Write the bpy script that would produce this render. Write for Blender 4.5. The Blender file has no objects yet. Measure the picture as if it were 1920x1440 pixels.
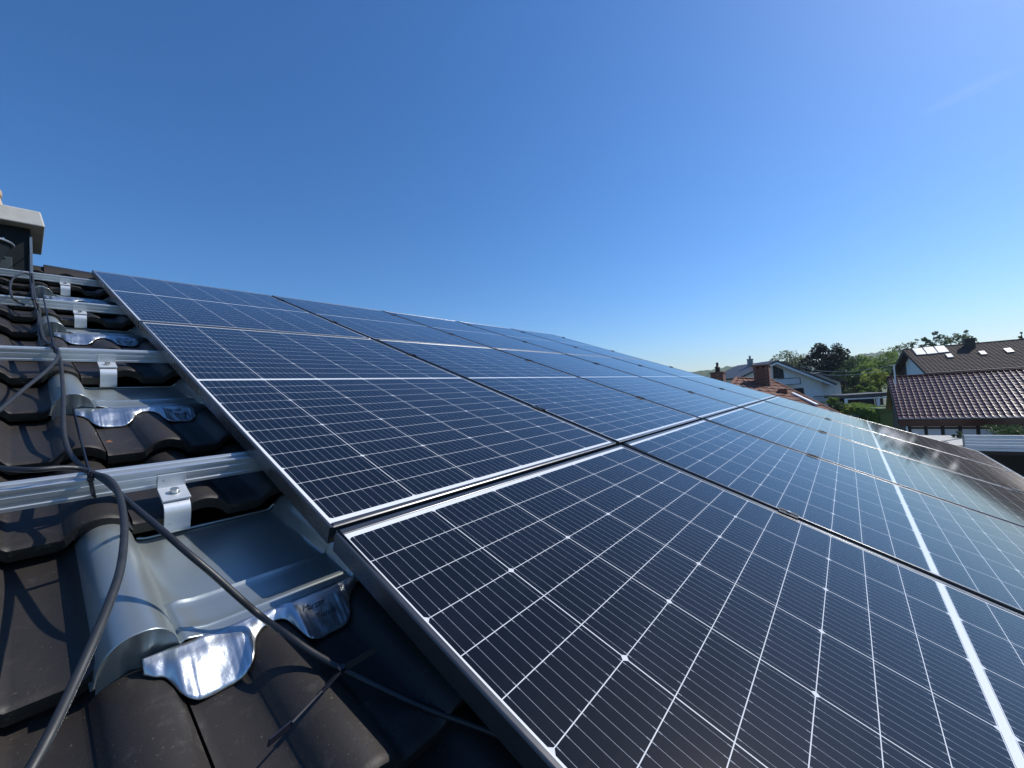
import bpy, bmesh, math, random
from math import sin, cos, pi, radians, sqrt, atan2
from mathutils import Vector, Matrix, noise
random.seed(7)
S = bpy.context.scene
COL = S.collection

# ------------------------------------------------------------------ frame of the place
# Roof frame: u along the eaves, v up the slope, n out of the panel plane. Origin = top left corner of the array.
PITCH = radians(21.0)
CS, SN = cos(PITCH), sin(PITCH)
CAMR = [Vector((0.63590409, -0.74091628, 0.2160302)), Vector((-0.01676601, -0.29311213, -0.95593105)),
        Vector((0.77158595, 0.60425851, -0.19881341))]          # camera right / down / forward in roof frame
CAMC = Vector((-0.33640123, -4.13355295, 0.44025603))
FPX = 760.77
_cz = CAMC.y*SN + CAMC.z*CS
Z0 = 5.0 - _cz                                                     # ground is z = 0, the camera 5 m above it
def D(q): return Vector((q[0], q[1]*CS - q[2]*SN, q[1]*SN + q[2]*CS))
def U(u, v, n): return D((u, v, n)) + Vector((0, 0, Z0))
RIGHT, DOWN, FWD = D(CAMR[0]), D(CAMR[1]), D(CAMR[2])
CAM = U(*CAMC)
FH = Vector((FWD.x, FWD.y, 0)).normalized()                        # horizontal forward
RH = Vector((FH.y, -FH.x, 0))                                      # horizontal right
UPV = Vector((0, 0, 1))
def P(px, py, d):                                                  # a place seen in direction (px,py) of the survey photo, d metres away
    return CAM + (RIGHT*((px-960)/FPX) + DOWN*((py-720)/FPX) + FWD)*d

# camera
cd = bpy.data.cameras.new('camera'); cam = bpy.data.objects.new('camera', cd); COL.objects.link(cam)
cd.sensor_width = 36; cd.lens = FPX/1920*36; cd.clip_start = .02; cd.clip_end = 12000
m = Matrix((RIGHT, -DOWN, -FWD)).transposed().to_4x4(); m.translation = CAM
cam.matrix_world = m; S.camera = cam

# sun and sky
SUNV = D((0.85, -0.10, 1.0)).normalized()
EL = math.asin(SUNV.z); AZ = atan2(SUNV.x, SUNV.y)
UPV_ = Vector((0, 0, 1))
W = bpy.data.worlds.new('World'); S.world = W; W.use_nodes = True
wn = W.node_tree.nodes; wl = W.node_tree.links
sky = wn.new('ShaderNodeTexSky'); sky.sky_type = 'NISHITA'; sky.sun_disc = False
sky.sun_elevation = EL; sky.sun_rotation = AZ
sky.altitude = 400; sky.air_density = 1.2; sky.dust_density = 0.6; sky.ozone_density = 10.0
hs = wn.new('ShaderNodeHueSaturation'); hs.inputs['Hue'].default_value = .502; hs.inputs['Saturation'].default_value = 1.12; hs.inputs['Value'].default_value = 1.14
wl.new(sky.outputs[0], hs.inputs['Color']); # one faint wisp of cirrus high on the right
CD = (RIGHT*((1815-960)/FPX)+DOWN*((172-720)/FPX)+FWD).normalized(); CA = (RIGHT*.91+UPV_*.42); CA = (CA-CD*CA.dot(CD)).normalized(); CB = CD.cross(CA)
tcw = wn.new('ShaderNodeTexCoord')
def wdot(v):
    q = wn.new('ShaderNodeVectorMath'); q.operation = 'DOT_PRODUCT'; wl.new(tcw.outputs['Generated'], q.inputs[0]); q.inputs[1].default_value = v; return q.outputs['Value']
def wm(op, a, b=0.0, c=0.0):
    q = wn.new('ShaderNodeMath'); q.operation = op
    for k_, v_ in enumerate((a, b, c)):
        if isinstance(v_, bpy.types.NodeSocket): wl.new(v_, q.inputs[k_])
        else: q.inputs[k_].default_value = v_
    return q.outputs[0]
wa, wb_ = wdot(CA), wdot(CB)
r2 = wm('ADD', wm('POWER', wm('DIVIDE', wa, .055), 2.0), wm('POWER', wm('DIVIDE', wb_, .010), 2.0))
front = wm('GREATER_THAN', wdot(CD), .5)
cxy = wn.new('ShaderNodeCombineXYZ'); wl.new(wm('MULTIPLY', wa, 14.0), cxy.inputs[0]); wl.new(wm('MULTIPLY', wb_, 70.0), cxy.inputs[1])
cn = wn.new('ShaderNodeTexNoise'); cn.inputs['Scale'].default_value = 1.6; cn.inputs['Detail'].default_value = 6; wl.new(cxy.outputs[0], cn.inputs['Vector'])
wf = wm('MULTIPLY', wm('MULTIPLY', wm('MAXIMUM', wm('SUBTRACT', 1.0, r2), 0.0), front), wm('MULTIPLY', cn.outputs[0], .10))
cmx = wn.new('ShaderNodeMix'); cmx.data_type = 'RGBA'; wl.new(wf, cmx.inputs[0]); wl.new(hs.outputs[0], cmx.inputs[6]); cmx.inputs[7].default_value = (8, 8.3, 8.6, 1)
wl.new(cmx.outputs[2], wn['Background'].inputs[0]); wn['Background'].inputs[1].default_value = 0.12
sd = bpy.data.lights.new('sun', 'SUN'); sun = bpy.data.objects.new('sun', sd); COL.objects.link(sun)
sd.energy = 4.6; sd.angle = radians(.53); sd.color = (1, .955, .88)
sun.location = (20, -10, 40); sun.rotation_euler = (-SUNV).to_track_quat('-Z', 'Y').to_euler()
S.view_settings.view_transform = 'Standard'; S.view_settings.look = 'None'
S.view_settings.exposure = 0.0; S.view_settings.gamma = 1

# ------------------------------------------------------------------ helpers
def tag(o, label=None, cat=None, group=None, kind=None):
    if label: o['label'] = label
    if cat: o['category'] = cat
    if group: o['group'] = group
    if kind: o['kind'] = kind
    return o
def empty(name, loc, rot=(0, 0, 0)):
    o = bpy.data.objects.new(name, None); COL.objects.link(o)
    o.location = loc; o.rotation_euler = rot; o.empty_display_size = .1
    return o
ROOFROT = (PITCH, 0, 0)
class MB:
    def __init__(s): s.v = []; s.f = []; s.m = []
    def add(s, vs, fs, mi=0):
        b = len(s.v); s.v += [tuple(q) for q in vs]
        for f in fs: s.f.append([b+i for i in f]); s.m.append(mi)
    def box(s, a, b, mi=0):
        (x0, y0, z0), (x1, y1, z1) = a, b
        s.add([(x0,y0,z0),(x1,y0,z0),(x1,y1,z0),(x0,y1,z0),(x0,y0,z1),(x1,y0,z1),(x1,y1,z1),(x0,y1,z1)],
              [(3,2,1,0),(4,5,6,7),(0,1,5,4),(1,2,6,5),(2,3,7,6),(3,0,4,7)], mi)
    def prism(s, pts, d, mi=0):                                   # polygon pts pushed along vector d
        n = len(pts); d = Vector(d); p = [Vector(q) for q in pts]
        s.add(p+[q+d for q in p], [list(range(n))[::-1], list(range(n, 2*n))]+[(i, (i+1)%n, n+(i+1)%n, n+i) for i in range(n)], mi)
    def beam(s, a, b, w, h, up=(0,0,1), mi=0):                    # bar a->b with width w and height h
        a, b = Vector(a), Vector(b); d = (b-a).normalized(); sd_ = d.cross(Vector(up)).normalized(); uu = sd_.cross(d)
        q = [sd_*(x*w/2)+uu*(y*h/2) for x, y in ((-1,-1),(1,-1),(1,1),(-1,1))]
        s.prism([a+k for k in q], b-a, mi)
    def grid(s, rows, mi=0, flip=False):
        n = len(rows[0]); vs = [q for r in rows for q in r]; fs = []
        for i in range(len(rows)-1):
            for j in range(n-1):
                f = (i*n+j, i*n+j+1, (i+1)*n+j+1, (i+1)*n+j); fs.append(f[::-1] if flip else f)
        s.add(vs, fs, mi)
    def tube(s, path, r, k=10, mi=0, cap=True):
        path = [Vector(q) for q in path]; n = len(path); rr = r if isinstance(r, (list, tuple)) else [r]*n
        t0 = (path[1]-path[0]).normalized(); a = t0.orthogonal().normalized(); vs = []; fs = []
        for i, q in enumerate(path):
            t = (path[min(i+1, n-1)]-path[max(i-1, 0)]).normalized()
            a = (a-t*a.dot(t)).normalized(); b = t.cross(a)
            vs += [q+(a*cos(2*pi*j/k)+b*sin(2*pi*j/k))*rr[i] for j in range(k)]
        for i in range(n-1):
            for j in range(k): fs.append((i*k+j, i*k+(j+1)%k, (i+1)*k+(j+1)%k, (i+1)*k+j))
        if cap: fs.append(tuple(range(k))[::-1]); fs.append(tuple((n-1)*k+j for j in range(k)))
        s.add(vs, fs, mi)
    def obj(s, name, mat, parent=None, smooth=None, loc=(0,0,0), rot=(0,0,0), bevel=0):
        me = bpy.data.meshes.new(name); me.from_pydata(s.v, [], s.f)
        for q in (mat if isinstance(mat, (list, tuple)) else [mat]): me.materials.append(q)
        me.polygons.foreach_set('material_index', s.m)
        me.update()
        bm = bmesh.new(); bm.from_mesh(me)
        if bevel:
            bmesh.ops.remove_doubles(bm, verts=bm.verts, dist=1e-6)
        if bevel or smooth == 'fix': bmesh.ops.recalc_face_normals(bm, faces=bm.faces)
        bm.to_mesh(me); bm.free()
        if smooth is not None:
            me.shade_smooth()
            if smooth != 'fix' and smooth is not True: me.set_sharp_from_angle(angle=radians(smooth))
            elif smooth == 'fix': me.set_sharp_from_angle(angle=radians(40))
        o = bpy.data.objects.new(name, me); COL.objects.link(o)
        if parent: o.parent = parent
        o.location = loc; o.rotation_euler = rot
        if bevel:
            b = o.modifiers.new('bevel', 'BEVEL'); b.width = bevel; b.segments = 2; b.limit_method = 'ANGLE'; b.angle_limit = radians(40)
        return o
def children(o): return [c for c in COL.objects if c.parent is o]
def copy_tree(o, parent=None):
    c = o.copy(); COL.objects.link(c); c.parent = parent
    for k in list(o.children): copy_tree(k, c)
    return c
def rel(pts, org): return [(p[0]-org[0], p[1]-org[1], p[2]-org[2]) for p in pts]
def catmull(pts, n=8):
    p = [Vector(q) for q in pts]; p = [p[0]*2-p[1]]+p+[p[-1]*2-p[-2]]; out = []
    for i in range(1, len(p)-2):
        for k in range(n):
            t = k/n; a, b, c, d = p[i-1], p[i], p[i+1], p[i+2]
            out.append(.5*((2*b)+(c-a)*t+(2*a-5*b+4*c-d)*t*t+(3*b-a-3*c+d)*t**3))
    out.append(p[-2]); return out

# ------------------------------------------------------------------ materials
class NT:
    def __init__(s, name):
        s.mat = bpy.data.materials.new(name); s.mat.use_nodes = True
        s.t = s.mat.node_tree; s.b = s.t.nodes['Principled BSDF']
    def n(s, typ, **kw):
        q = s.t.nodes.new(typ)
        for k, v in kw.items():
            if k == 'op': q.operation = v
            else: setattr(q, k, v)
        return q
    def l(s, a, b): s.t.links.new(a, b)
    def put(s, sock, v):
        if isinstance(v, bpy.types.NodeSocket): s.l(v, sock)
        else: sock.default_value = v
    def m(s, op, a, b=0.0, c=0.0):
        q = s.n('ShaderNodeMath', op=op); s.put(q.inputs[0], a); s.put(q.inputs[1], b); s.put(q.inputs[2], c); return q.outputs[0]
    def mix(s, f, a, b):
        q = s.n('ShaderNodeMix'); q.data_type = 'RGBA'; s.put(q.inputs[0], f)
        s.put(q.inputs[6], a if isinstance(a, bpy.types.NodeSocket) else (*a, 1)); s.put(q.inputs[7], b if isinstance(b, bpy.types.NodeSocket) else (*b, 1)); return q.outputs[2]
    def noise(s, scale, detail=4, rough=.6, co=None, stretch=None, out=0):
        q = s.n('ShaderNodeTexNoise'); q.inputs['Scale'].default_value = scale; q.inputs['Detail'].default_value = detail; q.inputs['Roughness'].default_value = rough
        if co is None: co = s.co()
        if stretch:
            mp = s.n('ShaderNodeMapping'); mp.inputs['Scale'].default_value = stretch; s.l(co, mp.inputs[0]); co = mp.outputs[0]
        s.l(co, q.inputs['Vector']); return q.outputs[out]
    def co(s, k='Object'):
        if not hasattr(s, '_tc'): s._tc = s.n('ShaderNodeTexCoord')
        return s._tc.outputs[k]
    def ramp(s, v, lo, hi):
        q = s.n('ShaderNodeMapRange'); s.put(q.inputs[0], v); q.inputs[1].default_value = lo; q.inputs[2].default_value = hi; return q.outputs[0]
    def set(s, **kw):
        for k, v in kw.items():
            sk = s.b.inputs[k.replace('_', ' ')]
            if isinstance(v, tuple) and len(v) == 3 and sk.type == 'RGBA': v = (*v, 1)
            s.put(sk, v)
        return s
    def bump(s, h, strength=.3, dist=.01):
        q = s.n('ShaderNodeBump'); q.inputs['Strength'].default_value = strength; q.inputs['Distance'].default_value = dist; s.l(h, q.inputs['Height']); s.l(q.outputs[0], s.b.inputs['Normal']); return s

def simple(name, col, rough=.6, metal=0, var=.25, scale=6, bump=0, bscale=60, spec=.5, bdist=.004):
    t = NT(name); nz = t.noise(scale, 5, .65)
    dark = tuple(c*(1-var) for c in col); lite = tuple(min(1, c*(1+var)) for c in col)
    t.set(Base_Color=t.mix(t.ramp(nz, .3, .7), dark, lite), Roughness=t.m('ADD', t.m('MULTIPLY', t.noise(scale*3, 3), .18), rough-.09), Metallic=metal, Specular_IOR_Level=spec)
    if bump: t.bump(t.noise(bscale, 5, .7), bump, bdist)
    return t.mat

# --- solar panel glass: cells, busbars and white grid
PW, PH, LIP = 1.1275, 1.7675, .0115
def panel_glass():
    t = NT('panel_glass'); sx = t.n('ShaderNodeSeparateXYZ'); t.l(t.co(), sx.inputs[0])
    x = t.m('SUBTRACT', sx.outputs[0], .0122); y = t.m('MULTIPLY', sx.outputs[1], -1.0)
    far = t.m('GREATER_THAN', y, PH/2)
    yh = t.m('SUBTRACT', t.m('MINIMUM', y, t.m('SUBTRACT', PH, y)), .0225)
    cw, ch = .1825, .0711
    def dist(v, w):
        f = t.m('FRACT', t.m('DIVIDE', v, w)); return t.m('MULTIPLY', t.m('MINIMUM', f, t.m('SUBTRACT', 1.0, f)), w)
    dx = dist(x, cw); dy = dist(yh, ch); d3 = dist(yh, ch*3)
    ins = t.m('MULTIPLY', t.m('MULTIPLY', t.m('GREATER_THAN', x, 0.0008), t.m('LESS_THAN', x, cw*6-.0008)), t.m('MULTIPLY', t.m('GREATER_THAN', yh, 0.0008), t.m('LESS_THAN', yh, ch*12+.0012)))
    cell = t.m('MULTIPLY', ins, t.m('MULTIPLY', t.m('GREATER_THAN', dx, .00095), t.m('MULTIPLY', t.m('GREATER_THAN', dy, .00065), t.m('GREATER_THAN', t.m('ADD', dx, d3), .0064))))
    bb = dist(t.m('ADD', t.m('MULTIPLY', t.m('FRACT', t.m('DIVIDE', x, cw)), cw), .009125), .01825)
    bw = t.m('MULTIPLY', t.m('LESS_THAN', dy, .006), .00035)
    bus = t.m('MULTIPLY', cell, t.m('LESS_THAN', bb, t.m('ADD', bw, .00024)))
    # fine fingers across the cell
    fing = t.m('LESS_THAN', t.m('FRACT', t.m('DIVIDE', yh, .0022)), .16)
    cx = t.m('FLOOR', t.m('DIVIDE', x, cw)); cy = t.m('FLOOR', t.m('DIVIDE', y, ch))
    cmb = t.n('ShaderNodeCombineXYZ'); t.l(cx, cmb.inputs[0]); t.l(cy, cmb.inputs[1])
    oi = t.n('ShaderNodeObjectInfo'); t.l(oi.outputs['Random'], cmb.inputs[2])
    wn_ = t.n('ShaderNodeTexWhiteNoise'); t.l(cmb.outputs[0], wn_.inputs[0])
    base = t.mix(wn_.outputs[0], (.0034, .0040, .0072), (.0066, .0074, .0125))
    base = t.mix(t.m('MULTIPLY', fing, .12), base, (.035, .042, .06))
    base = t.mix(bus, base, (.34, .36, .39))
    grid_c = t.mix(ins, (.76, .77, .77), (.66, .67, .67)); base = t.mix(cell, grid_c, base)
    # dust film, smears and dried drops
    geo = t.n('ShaderNodeNewGeometry')
    d1 = t.ramp(t.noise(2.3, 6, .62, geo.outputs['Position'], (1.0, 2.2, 1.0)), .50, .78)
    d2 = t.ramp(t.noise(38, 3, .6, geo.outputs['Position']), .60, .80)
    dust = t.m('MULTIPLY', t.m('ADD', t.m('MULTIPLY', d1, .005), t.m('MULTIPLY', d2, .012)), 1.0)
    base = t.mix(t.m('ADD', dust, .001), base, (.55, .56, .55))
    t.set(Base_Color=base, Roughness=t.m('ADD', t.m('MULTIPLY', d1, .012), .062), IOR=1.52, Specular_IOR_Level=.5, Specular_Tint=(1, .80, .58))
    return t.mat
M = {}
M['glass_cells'] = panel_glass()
M['frame'] = simple('dark_anodised_frame', (.12, .12, .122), .29, .7, .12, 9)
M['frame_side'] = M['frame']
M['clamp'] = simple('black_clamp', (.02, .02, .022), .4, .6, .2, 40)
M['steel'] = simple('steel_bolt', (.62, .61, .58), .25, 1, .15, 80)
M['backsheet'] = simple('panel_backsheet', (.10, .10, .11), .5)

def aluminium():
    t = NT('mill_aluminium'); nz = t.noise(30, 4, .6, None, (.15, 4, 4)); n2 = t.noise(9, 4, .6)
    t.set(Base_Color=t.mix(nz, (.62, .65, .67), (.76, .79, .81)), Metallic=.72, Roughness=t.m('ADD', t.m('MULTIPLY', n2, .18), .27))
    t.bump(t.noise(300, 2, .5, None, (.05, 3, 3)), .05, .001); return t.mat
M['alu'] = aluminium()
def hookmat():
    t = NT('hook_aluminium'); nz = t.noise(18, 5, .7)
    sp = t.ramp(t.noise(120, 2, .5), .68, .74)
    c = t.mix(nz, (.60, .63, .66), (.74, .77, .79)); c = t.mix(t.m('MULTIPLY', sp, .5), c, (.25, .25, .25))
    t.set(Base_Color=c, Metallic=.55, Roughness=.42); return t.mat
M['hook'] = hookmat()
def zinc():
    t = NT('grey_coated_sheet'); nz = t.noise(7, 6, .65); n2 = t.noise(110, 4, .7); n3 = t.ramp(t.noise(160, 2, .5), .66, .72)
    c = t.mix(nz, (.36, .42, .43), (.46, .505, .50)); c = t.mix(t.m('MULTIPLY', n2, .25), c, (.36, .37, .35)); c = t.mix(t.m('MULTIPLY', n3, .35), c, (.5, .5, .47))
    t.set(Base_Color=c, Metallic=.72, Roughness=t.m('ADD', t.m('MULTIPLY', nz, .16), .26)); t.bump(n2, .06, .002); return t.mat
M['sheet'] = zinc()
def leadfoil():
    t = NT('bright_apron_metal'); nz = t.noise(26, 5, .6); n2 = t.noise(70, 3, .6)
    t.set(Base_Color=t.mix(n2, (.50, .53, .55), (.66, .69, .71)), Metallic=.92, Roughness=t.m('ADD', t.m('MULTIPLY', nz, .18), .25)); t.bump(n2, .22, .003); return t.mat
M['apron'] = leadfoil()
M['relief_shade'] = simple('letter_relief_shade', (.05, .055, .06), .6, 0, .1, 50)
def tilemat(name, c0, c1, rough=.40, lich=True, bscale=170, rvar=.25):
    t = NT(name); geo = t.n('ShaderNodeNewGeometry'); pos = geo.outputs['Position']
    n1 = t.noise(3.2, 6, .62, pos); n2 = t.noise(34, 5, .7, pos); sp = t.ramp(t.noise(230, 2, .55, pos), .69, .75)
    isl = geo.outputs['Random Per Island']
    c = t.mix(t.ramp(n1, .3, .7), c0, c1)
    c = t.mix(t.m('MULTIPLY', isl, .35), c, tuple(k*1.45+.004 for k in c1))
    scf = t.ramp(n2, .56, .75); c = t.mix(t.m('MULTIPLY', t.m('MULTIPLY', scf, t.ramp(n1, .42, .62)), .75), c, tuple(k*2.3+.012 for k in c1))
    c = t.mix(t.m('MULTIPLY', sp, .32), c, (.22, .20, .17))
    rg = t.m('ADD', t.m('MULTIPLY', n2, rvar), rough-.12)
    t.set(Base_Color=c, Roughness=rg, Specular_IOR_Level=.36 if lich else .25); t.bump(t.noise(bscale, 5, .72, pos), .16, .003); return t.mat
M['tile'] = tilemat('dark_brown_engobed_tile', (.017, .0148, .0138), (.030, .026, .0235), .54)
def buttmat():
    t = NT('tile_butt_edge'); geo = t.n('ShaderNodeNewGeometry'); pos = geo.outputs['Position']
    li = t.ramp(t.noise(75, 6, .75, pos), .54, .68); l2 = t.ramp(t.noise(7, 3, .6, pos), .45, .62)
    c = t.mix(t.m('MULTIPLY', t.m('MULTIPLY', li, l2), .85), (.022, .020, .017), (.16, .16, .11))
    t.set(Base_Color=c, Roughness=.8); t.bump(t.noise(160, 5, .7, pos), .5, .004); return t.mat
M['butt'] = buttmat()
M['chip'] = simple('fresh_fired_clay', (.42, .17, .08), .8, 0, .3, 200)
M['rubber'] = simple('dark_grey_cable_sheath', (.026, .028, .030), .5, 0, .25, 40)
M['rubber_black'] = simple('black_cable_sheath', (.018, .019, .022), .45, 0, .25, 40)
M['tie'] = simple('black_nylon', (.010, .011, .018), .38, 0, .2, 60)

# ------------------------------------------------------------------ our house: tiled roof and walls
E0, EXPO = -3.235, .3227                                           # first butt line and course exposure
TW = .30; U0 = -.207                                               # tile width, seam position
def wave(w):                                                       # w in [0,.15): pan then roll
    if w < .004: return .006*(1-w/.004)*0+.002
    if w < .066: return .0
    t = min(1, (w-.066)/.084); return .0275*sin(pi*t)**.55
def tile_prof(s):                                                  # s in [0,.30)
    return wave(s % .15)
def tile_n(u, v):
    k = math.floor((v-E0)/EXPO); t = (v-(E0+k*EXPO))/EXPO
    return -.107-.040*t+tile_prof((u-U0) % TW)
SS = [.0, .004, .010, .03, .06, .067, .074, .082, .090, .100, .110, .120, .130, .138, .144, .1485]
SS = SS+[.15+q for q in SS[1:]]
SS[-1] = .2965
house = tag(empty('house', U(1.7, -2.9, -.2)-Vector((0,0,0)), ROOFROT), 'house with dark brown tiled roof that carries the solar array', 'house')
HORG = (1.7, -2.9, -.2)
tb = MB(); rt = random.Random(3)
for k in range(-7, 12):
    vb = E0+k*EXPO
    for i in range(-8, 21):
        if i == 0 and k in (-1, 2, 5, 8): continue               # the metal flashing replaces this tile
        ub = U0+i*TW; jn = rt.uniform(-.0018, .0018); ju = rt.uniform(-.0012, .0012); jt = rt.uniform(-.0035, .0035); jv = rt.uniform(-.0025, .0025)
        near = -3 < i < 4
        ss = SS if near else SS[::2]+[SS[-1]]
        rows = []
        for tv in (0, .004, .012, .12, EXPO+.03):
            row = []
            for s in ss:
                v = vb+jv+tv; n = -.107-.040*tv/EXPO+tile_prof(s)+jn+jt*(s/TW-.5)
                if tv == 0: n -= .005
                if tv == .004: n -= .0013
                if s >= .29: n -= .004
                row.append((ub+s+ju, v, n))
            rows.append(rel(row, HORG))
        tb.grid(rows, 0)
        top = [(ub+s+ju, vb+jv, -.107+tile_prof(s)+jn+jt*(s/TW-.5)-.005) for s in ss]
        mid = [(q[0], q[1]+.0015, q[2]-.020) for q in top]; bot = [(q[0], q[1]+.010, q[2]-.027) for q in top]
        tb.grid([rel(bot, HORG), rel(mid, HORG), rel(top, HORG)], 1)
        # side faces of the tile at the seam
        for e in (0, -1):
            tb.add(rel([rows_ for rows_ in (top[e], bot[e])], HORG)+[rows[-1][e], (rows[-1][e][0], rows[-1][e][1], rows[-1][e][2]-.03)], [(0, 1, 3, 2)], 1)
roof = tb.obj('tiled_roof', [M['tile'], M['butt']], house, 50)
# battens and underlay: dark deck a little below the tiles, ridge, far slope, walls
M['deck'] = simple('dark_underlay', (.012, .012, .013), .8)
db = MB(); db.box(rel([(-2.6, -5.53, -.26)], HORG)[0], rel([(6.05, .42, -.20)], HORG)[0]); db.obj('roof_deck', M['deck'], house)
rb = MB(); RV, RN = .47, -.075
for i in range(22):
    u0 = -2.55+i*.39; pts0 = []; pts1 = []
    for a in range(0, 13):
        t = pi*a/12
        pts0.append((u0, RV-.105*cos(t), RN-.075+.105*sin(t)*.9)); pts1.append((u0+.42, RV-.092*cos(t), RN-.080+.090*sin(t)*.9))
    rb.grid([rel(pts1, HORG), rel(pts0, HORG)], 0)
    inn = [(q[0], RV+(q[1]-RV)*.82, q[2]-.018) for q in pts0]; rb.grid([rel(pts0, HORG), rel(inn, HORG)], 1)
rb.obj('ridge_tiles', [M['tile'], M['butt']], house, 50)
M['render_wall'] = simple('pale_render', (.62, .60, .55), .85, 0, .12, 4, .3, 120)
# walls and back slope stand upright in world space: undo the house rotation
def unrot(o): o.matrix_parent_inverse = house.matrix_basis.inverted(); return o
bpy.context.view_layer.update()
wb = MB(); e0 = U(-2.4, -5.45, -.28); r0 = U(-2.4, .47, -.2); yb = 2*r0.y-e0.y
wb.prism([(-2.35, e0.y, 0), (-2.35, yb, 0), (-2.35, yb, e0.z), (-2.35, r0.y, r0.z-.06), (-2.35, e0.y, e0.z)], (8.25, 0, 0))
hw = unrot(wb.obj('wall', M['render_wall'], house))
bb_ = MB(); a = U(-2.6, .50, -.13); bb_.prism([(-2.6, a.y, a.z), (-2.6, a.y, a.z-.1), (-2.6, yb+.35, e0.z-.15), (-2.6, yb+.35, e0.z-.05)], (8.65, 0, 0))
unrot(bb_.obj('rear_slope', M['tile'], house))
gb = MB(); g0 = U(0, -5.60, -.25)
arc = [(cos(pi*a/8)*.07, -sin(pi*a/8)*.07) for a in range(9)]
gb.grid([[(-2.6, g0.y+p, g0.z+q) for p, q in arc], [(6.05, g0.y+p, g0.z+q) for p, q in arc]])
unrot(gb.obj('gutter', M['alu'], house, 40))

# ------------------------------------------------------------------ solar panels
def make_panel():
    t = empty('photovoltaic_module', (0, 0, 0), ROOFROT)
    f = MB(); H = .035
    LL_, LR_ = .0072, .0160
    f.box((0, -PH, -H), (LL_, 0, 0)); f.box((PW-LR_, -PH, -H), (PW, 0, 0))
    f.box((LL_, -LIP, -H), (PW-LR_, 0, 0)); f.box((LL_, -PH, -H), (PW-LR_, -PH+LIP, 0))
    fo = f.obj('frame', M['frame'], t, 50, bevel=.0032); fo.modifiers['bevel'].segments = 4; fo.modifiers['bevel'].harden_normals = True
    g = MB(); g.box((LL_-.001, -PH+LIP-.001, -.006), (PW-LR_+.001, -LIP+.001, -.0016)); g.obj('glass', M['glass_cells'], t)
    b = MB(); b.box((LIP, -PH+LIP, -.0085), (PW-LIP, -LIP, -.0065)); b.obj('backsheet', M['backsheet'], t)
    return t
GU, ROWV = 1.154, (0.0, -1.7855, -3.5715)
rows_n = ['top row', 'middle row', 'front row']; cols_n = ['leftmost', 'second from the left', 'third from the left', 'fourth from the left', 'rightmost']
proto = make_panel(); first = True
for r in range(3):
    for c in range(5):
        o = proto if first else copy_tree(proto); first = False
        o.location = U(c*GU-.003, ROWV[r], 0)
        tag(o, 'black framed solar panel, %s in the %s of the array' % (cols_n[c], rows_n[r]), 'solar panel', 'solar panels of the roof array')

# ------------------------------------------------------------------ rails
RAILV = [-.254, -1.222, -2.190, -3.158, -4.126, -5.094]
def rail_mb(ulen):
    m = MB(); h = .0185; top = -.0355; bot = -.0735
    # profile across v (y) and n (z): slotted top and grooved flanks
    pr = [(-.016, bot), (-.019, bot), (-.019, bot+.006), (-.0165, bot+.007), (-.0165, bot+.015), (-.0175, bot+.016), (-.0175, bot+.024), (-.0150, bot+.025), (-.0150, bot+.032), (-.0170, bot+.033), (-.0170, top),
          (-.0115, top), (-.0110, top-.0015), (-.0060, top-.0015), (-.0055, top-.010), (.0055, top-.010), (.0060, top-.0015), (.0110, top-.0015), (.0115, top)]
    pr += [(-y, z) for y, z in pr[:11][::-1]]
    m.prism([(0, y, z) for y, z in pr], (ulen, 0, 0))
    return m
rl_n = ['topmost mounting rail just below the ridge', 'second mounting rail from the ridge', 'third mounting rail from the ridge', 'nearest bare mounting rail, above the large metal flashing', 'mounting rail hidden under the upper half of the front row', 'mounting rail hidden under the lower half of the front row']
for i, v in enumerate(RAILV):
    bare = i < 4; u0 = -2.3 if bare else .12
    t = empty('mounting_rail', U(u0, v, 0), ROOFROT)
    rail_mb(5.85-u0).obj('rail_profile', M['alu'], t)
    # printed / scratched joint plate on the nearest rail
    tag(t, 'silver aluminium rail, '+rl_n[i], 'mounting rail', 'aluminium rails carrying the panels')

# ------------------------------------------------------------------ module clamps
def make_clamp():
    t = empty('panel_clamp', (0, 0, 0), ROOFROT)
    m = MB(); m.prism([(-.021, -.025, .0045), (-.021, -.025, .0012), (-.0085, -.025, .0012), (-.0085, -.025, -.03), (.0085, -.025, -.03), (.0085, -.025, .0012), (.021, -.025, .0012), (.021, -.025, .0045), (.006, -.025, .0045), (.005, -.025, .0025), (-.005, -.025, .0025), (-.006, -.025, .0045)], (0, .05, 0))
    m.obj('clamp_body', M['clamp'], t)
    b = MB(); b.tube([(0, 0, .002), (0, 0, .0085)], .0062, 12); b.tube([(0, 0, .0085), (0, 0, .0092)], .0052, 12); b.obj('bolt', M['steel'], t, 30)
    return t
gapn = ['first', 'second', 'third', 'fourth']
cl = None
for i, v in enumerate(RAILV):
    rown = rows_n[i//2]; rw = 'upper' if i % 2 == 0 else 'lower'
    for g in range(5):
        if cl is None: cl = make_clamp(); o = cl
        else: o = copy_tree(cl)
        if g < 4:
            o.location = U((g+1)*GU-.0165, v, 0)
            lb = 'small black panel clamp in %s gap from left, %s rail of %s' % (gapn[g], rw, rown)
        else:
            o.location = U(5*GU-.020+.010, v, 0)
            lb = 'small black panel clamp on right edge of array, %s rail of %s' % (rw, rown)
        tag(o, lb, 'panel clamp', 'module clamps between the panels')

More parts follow.
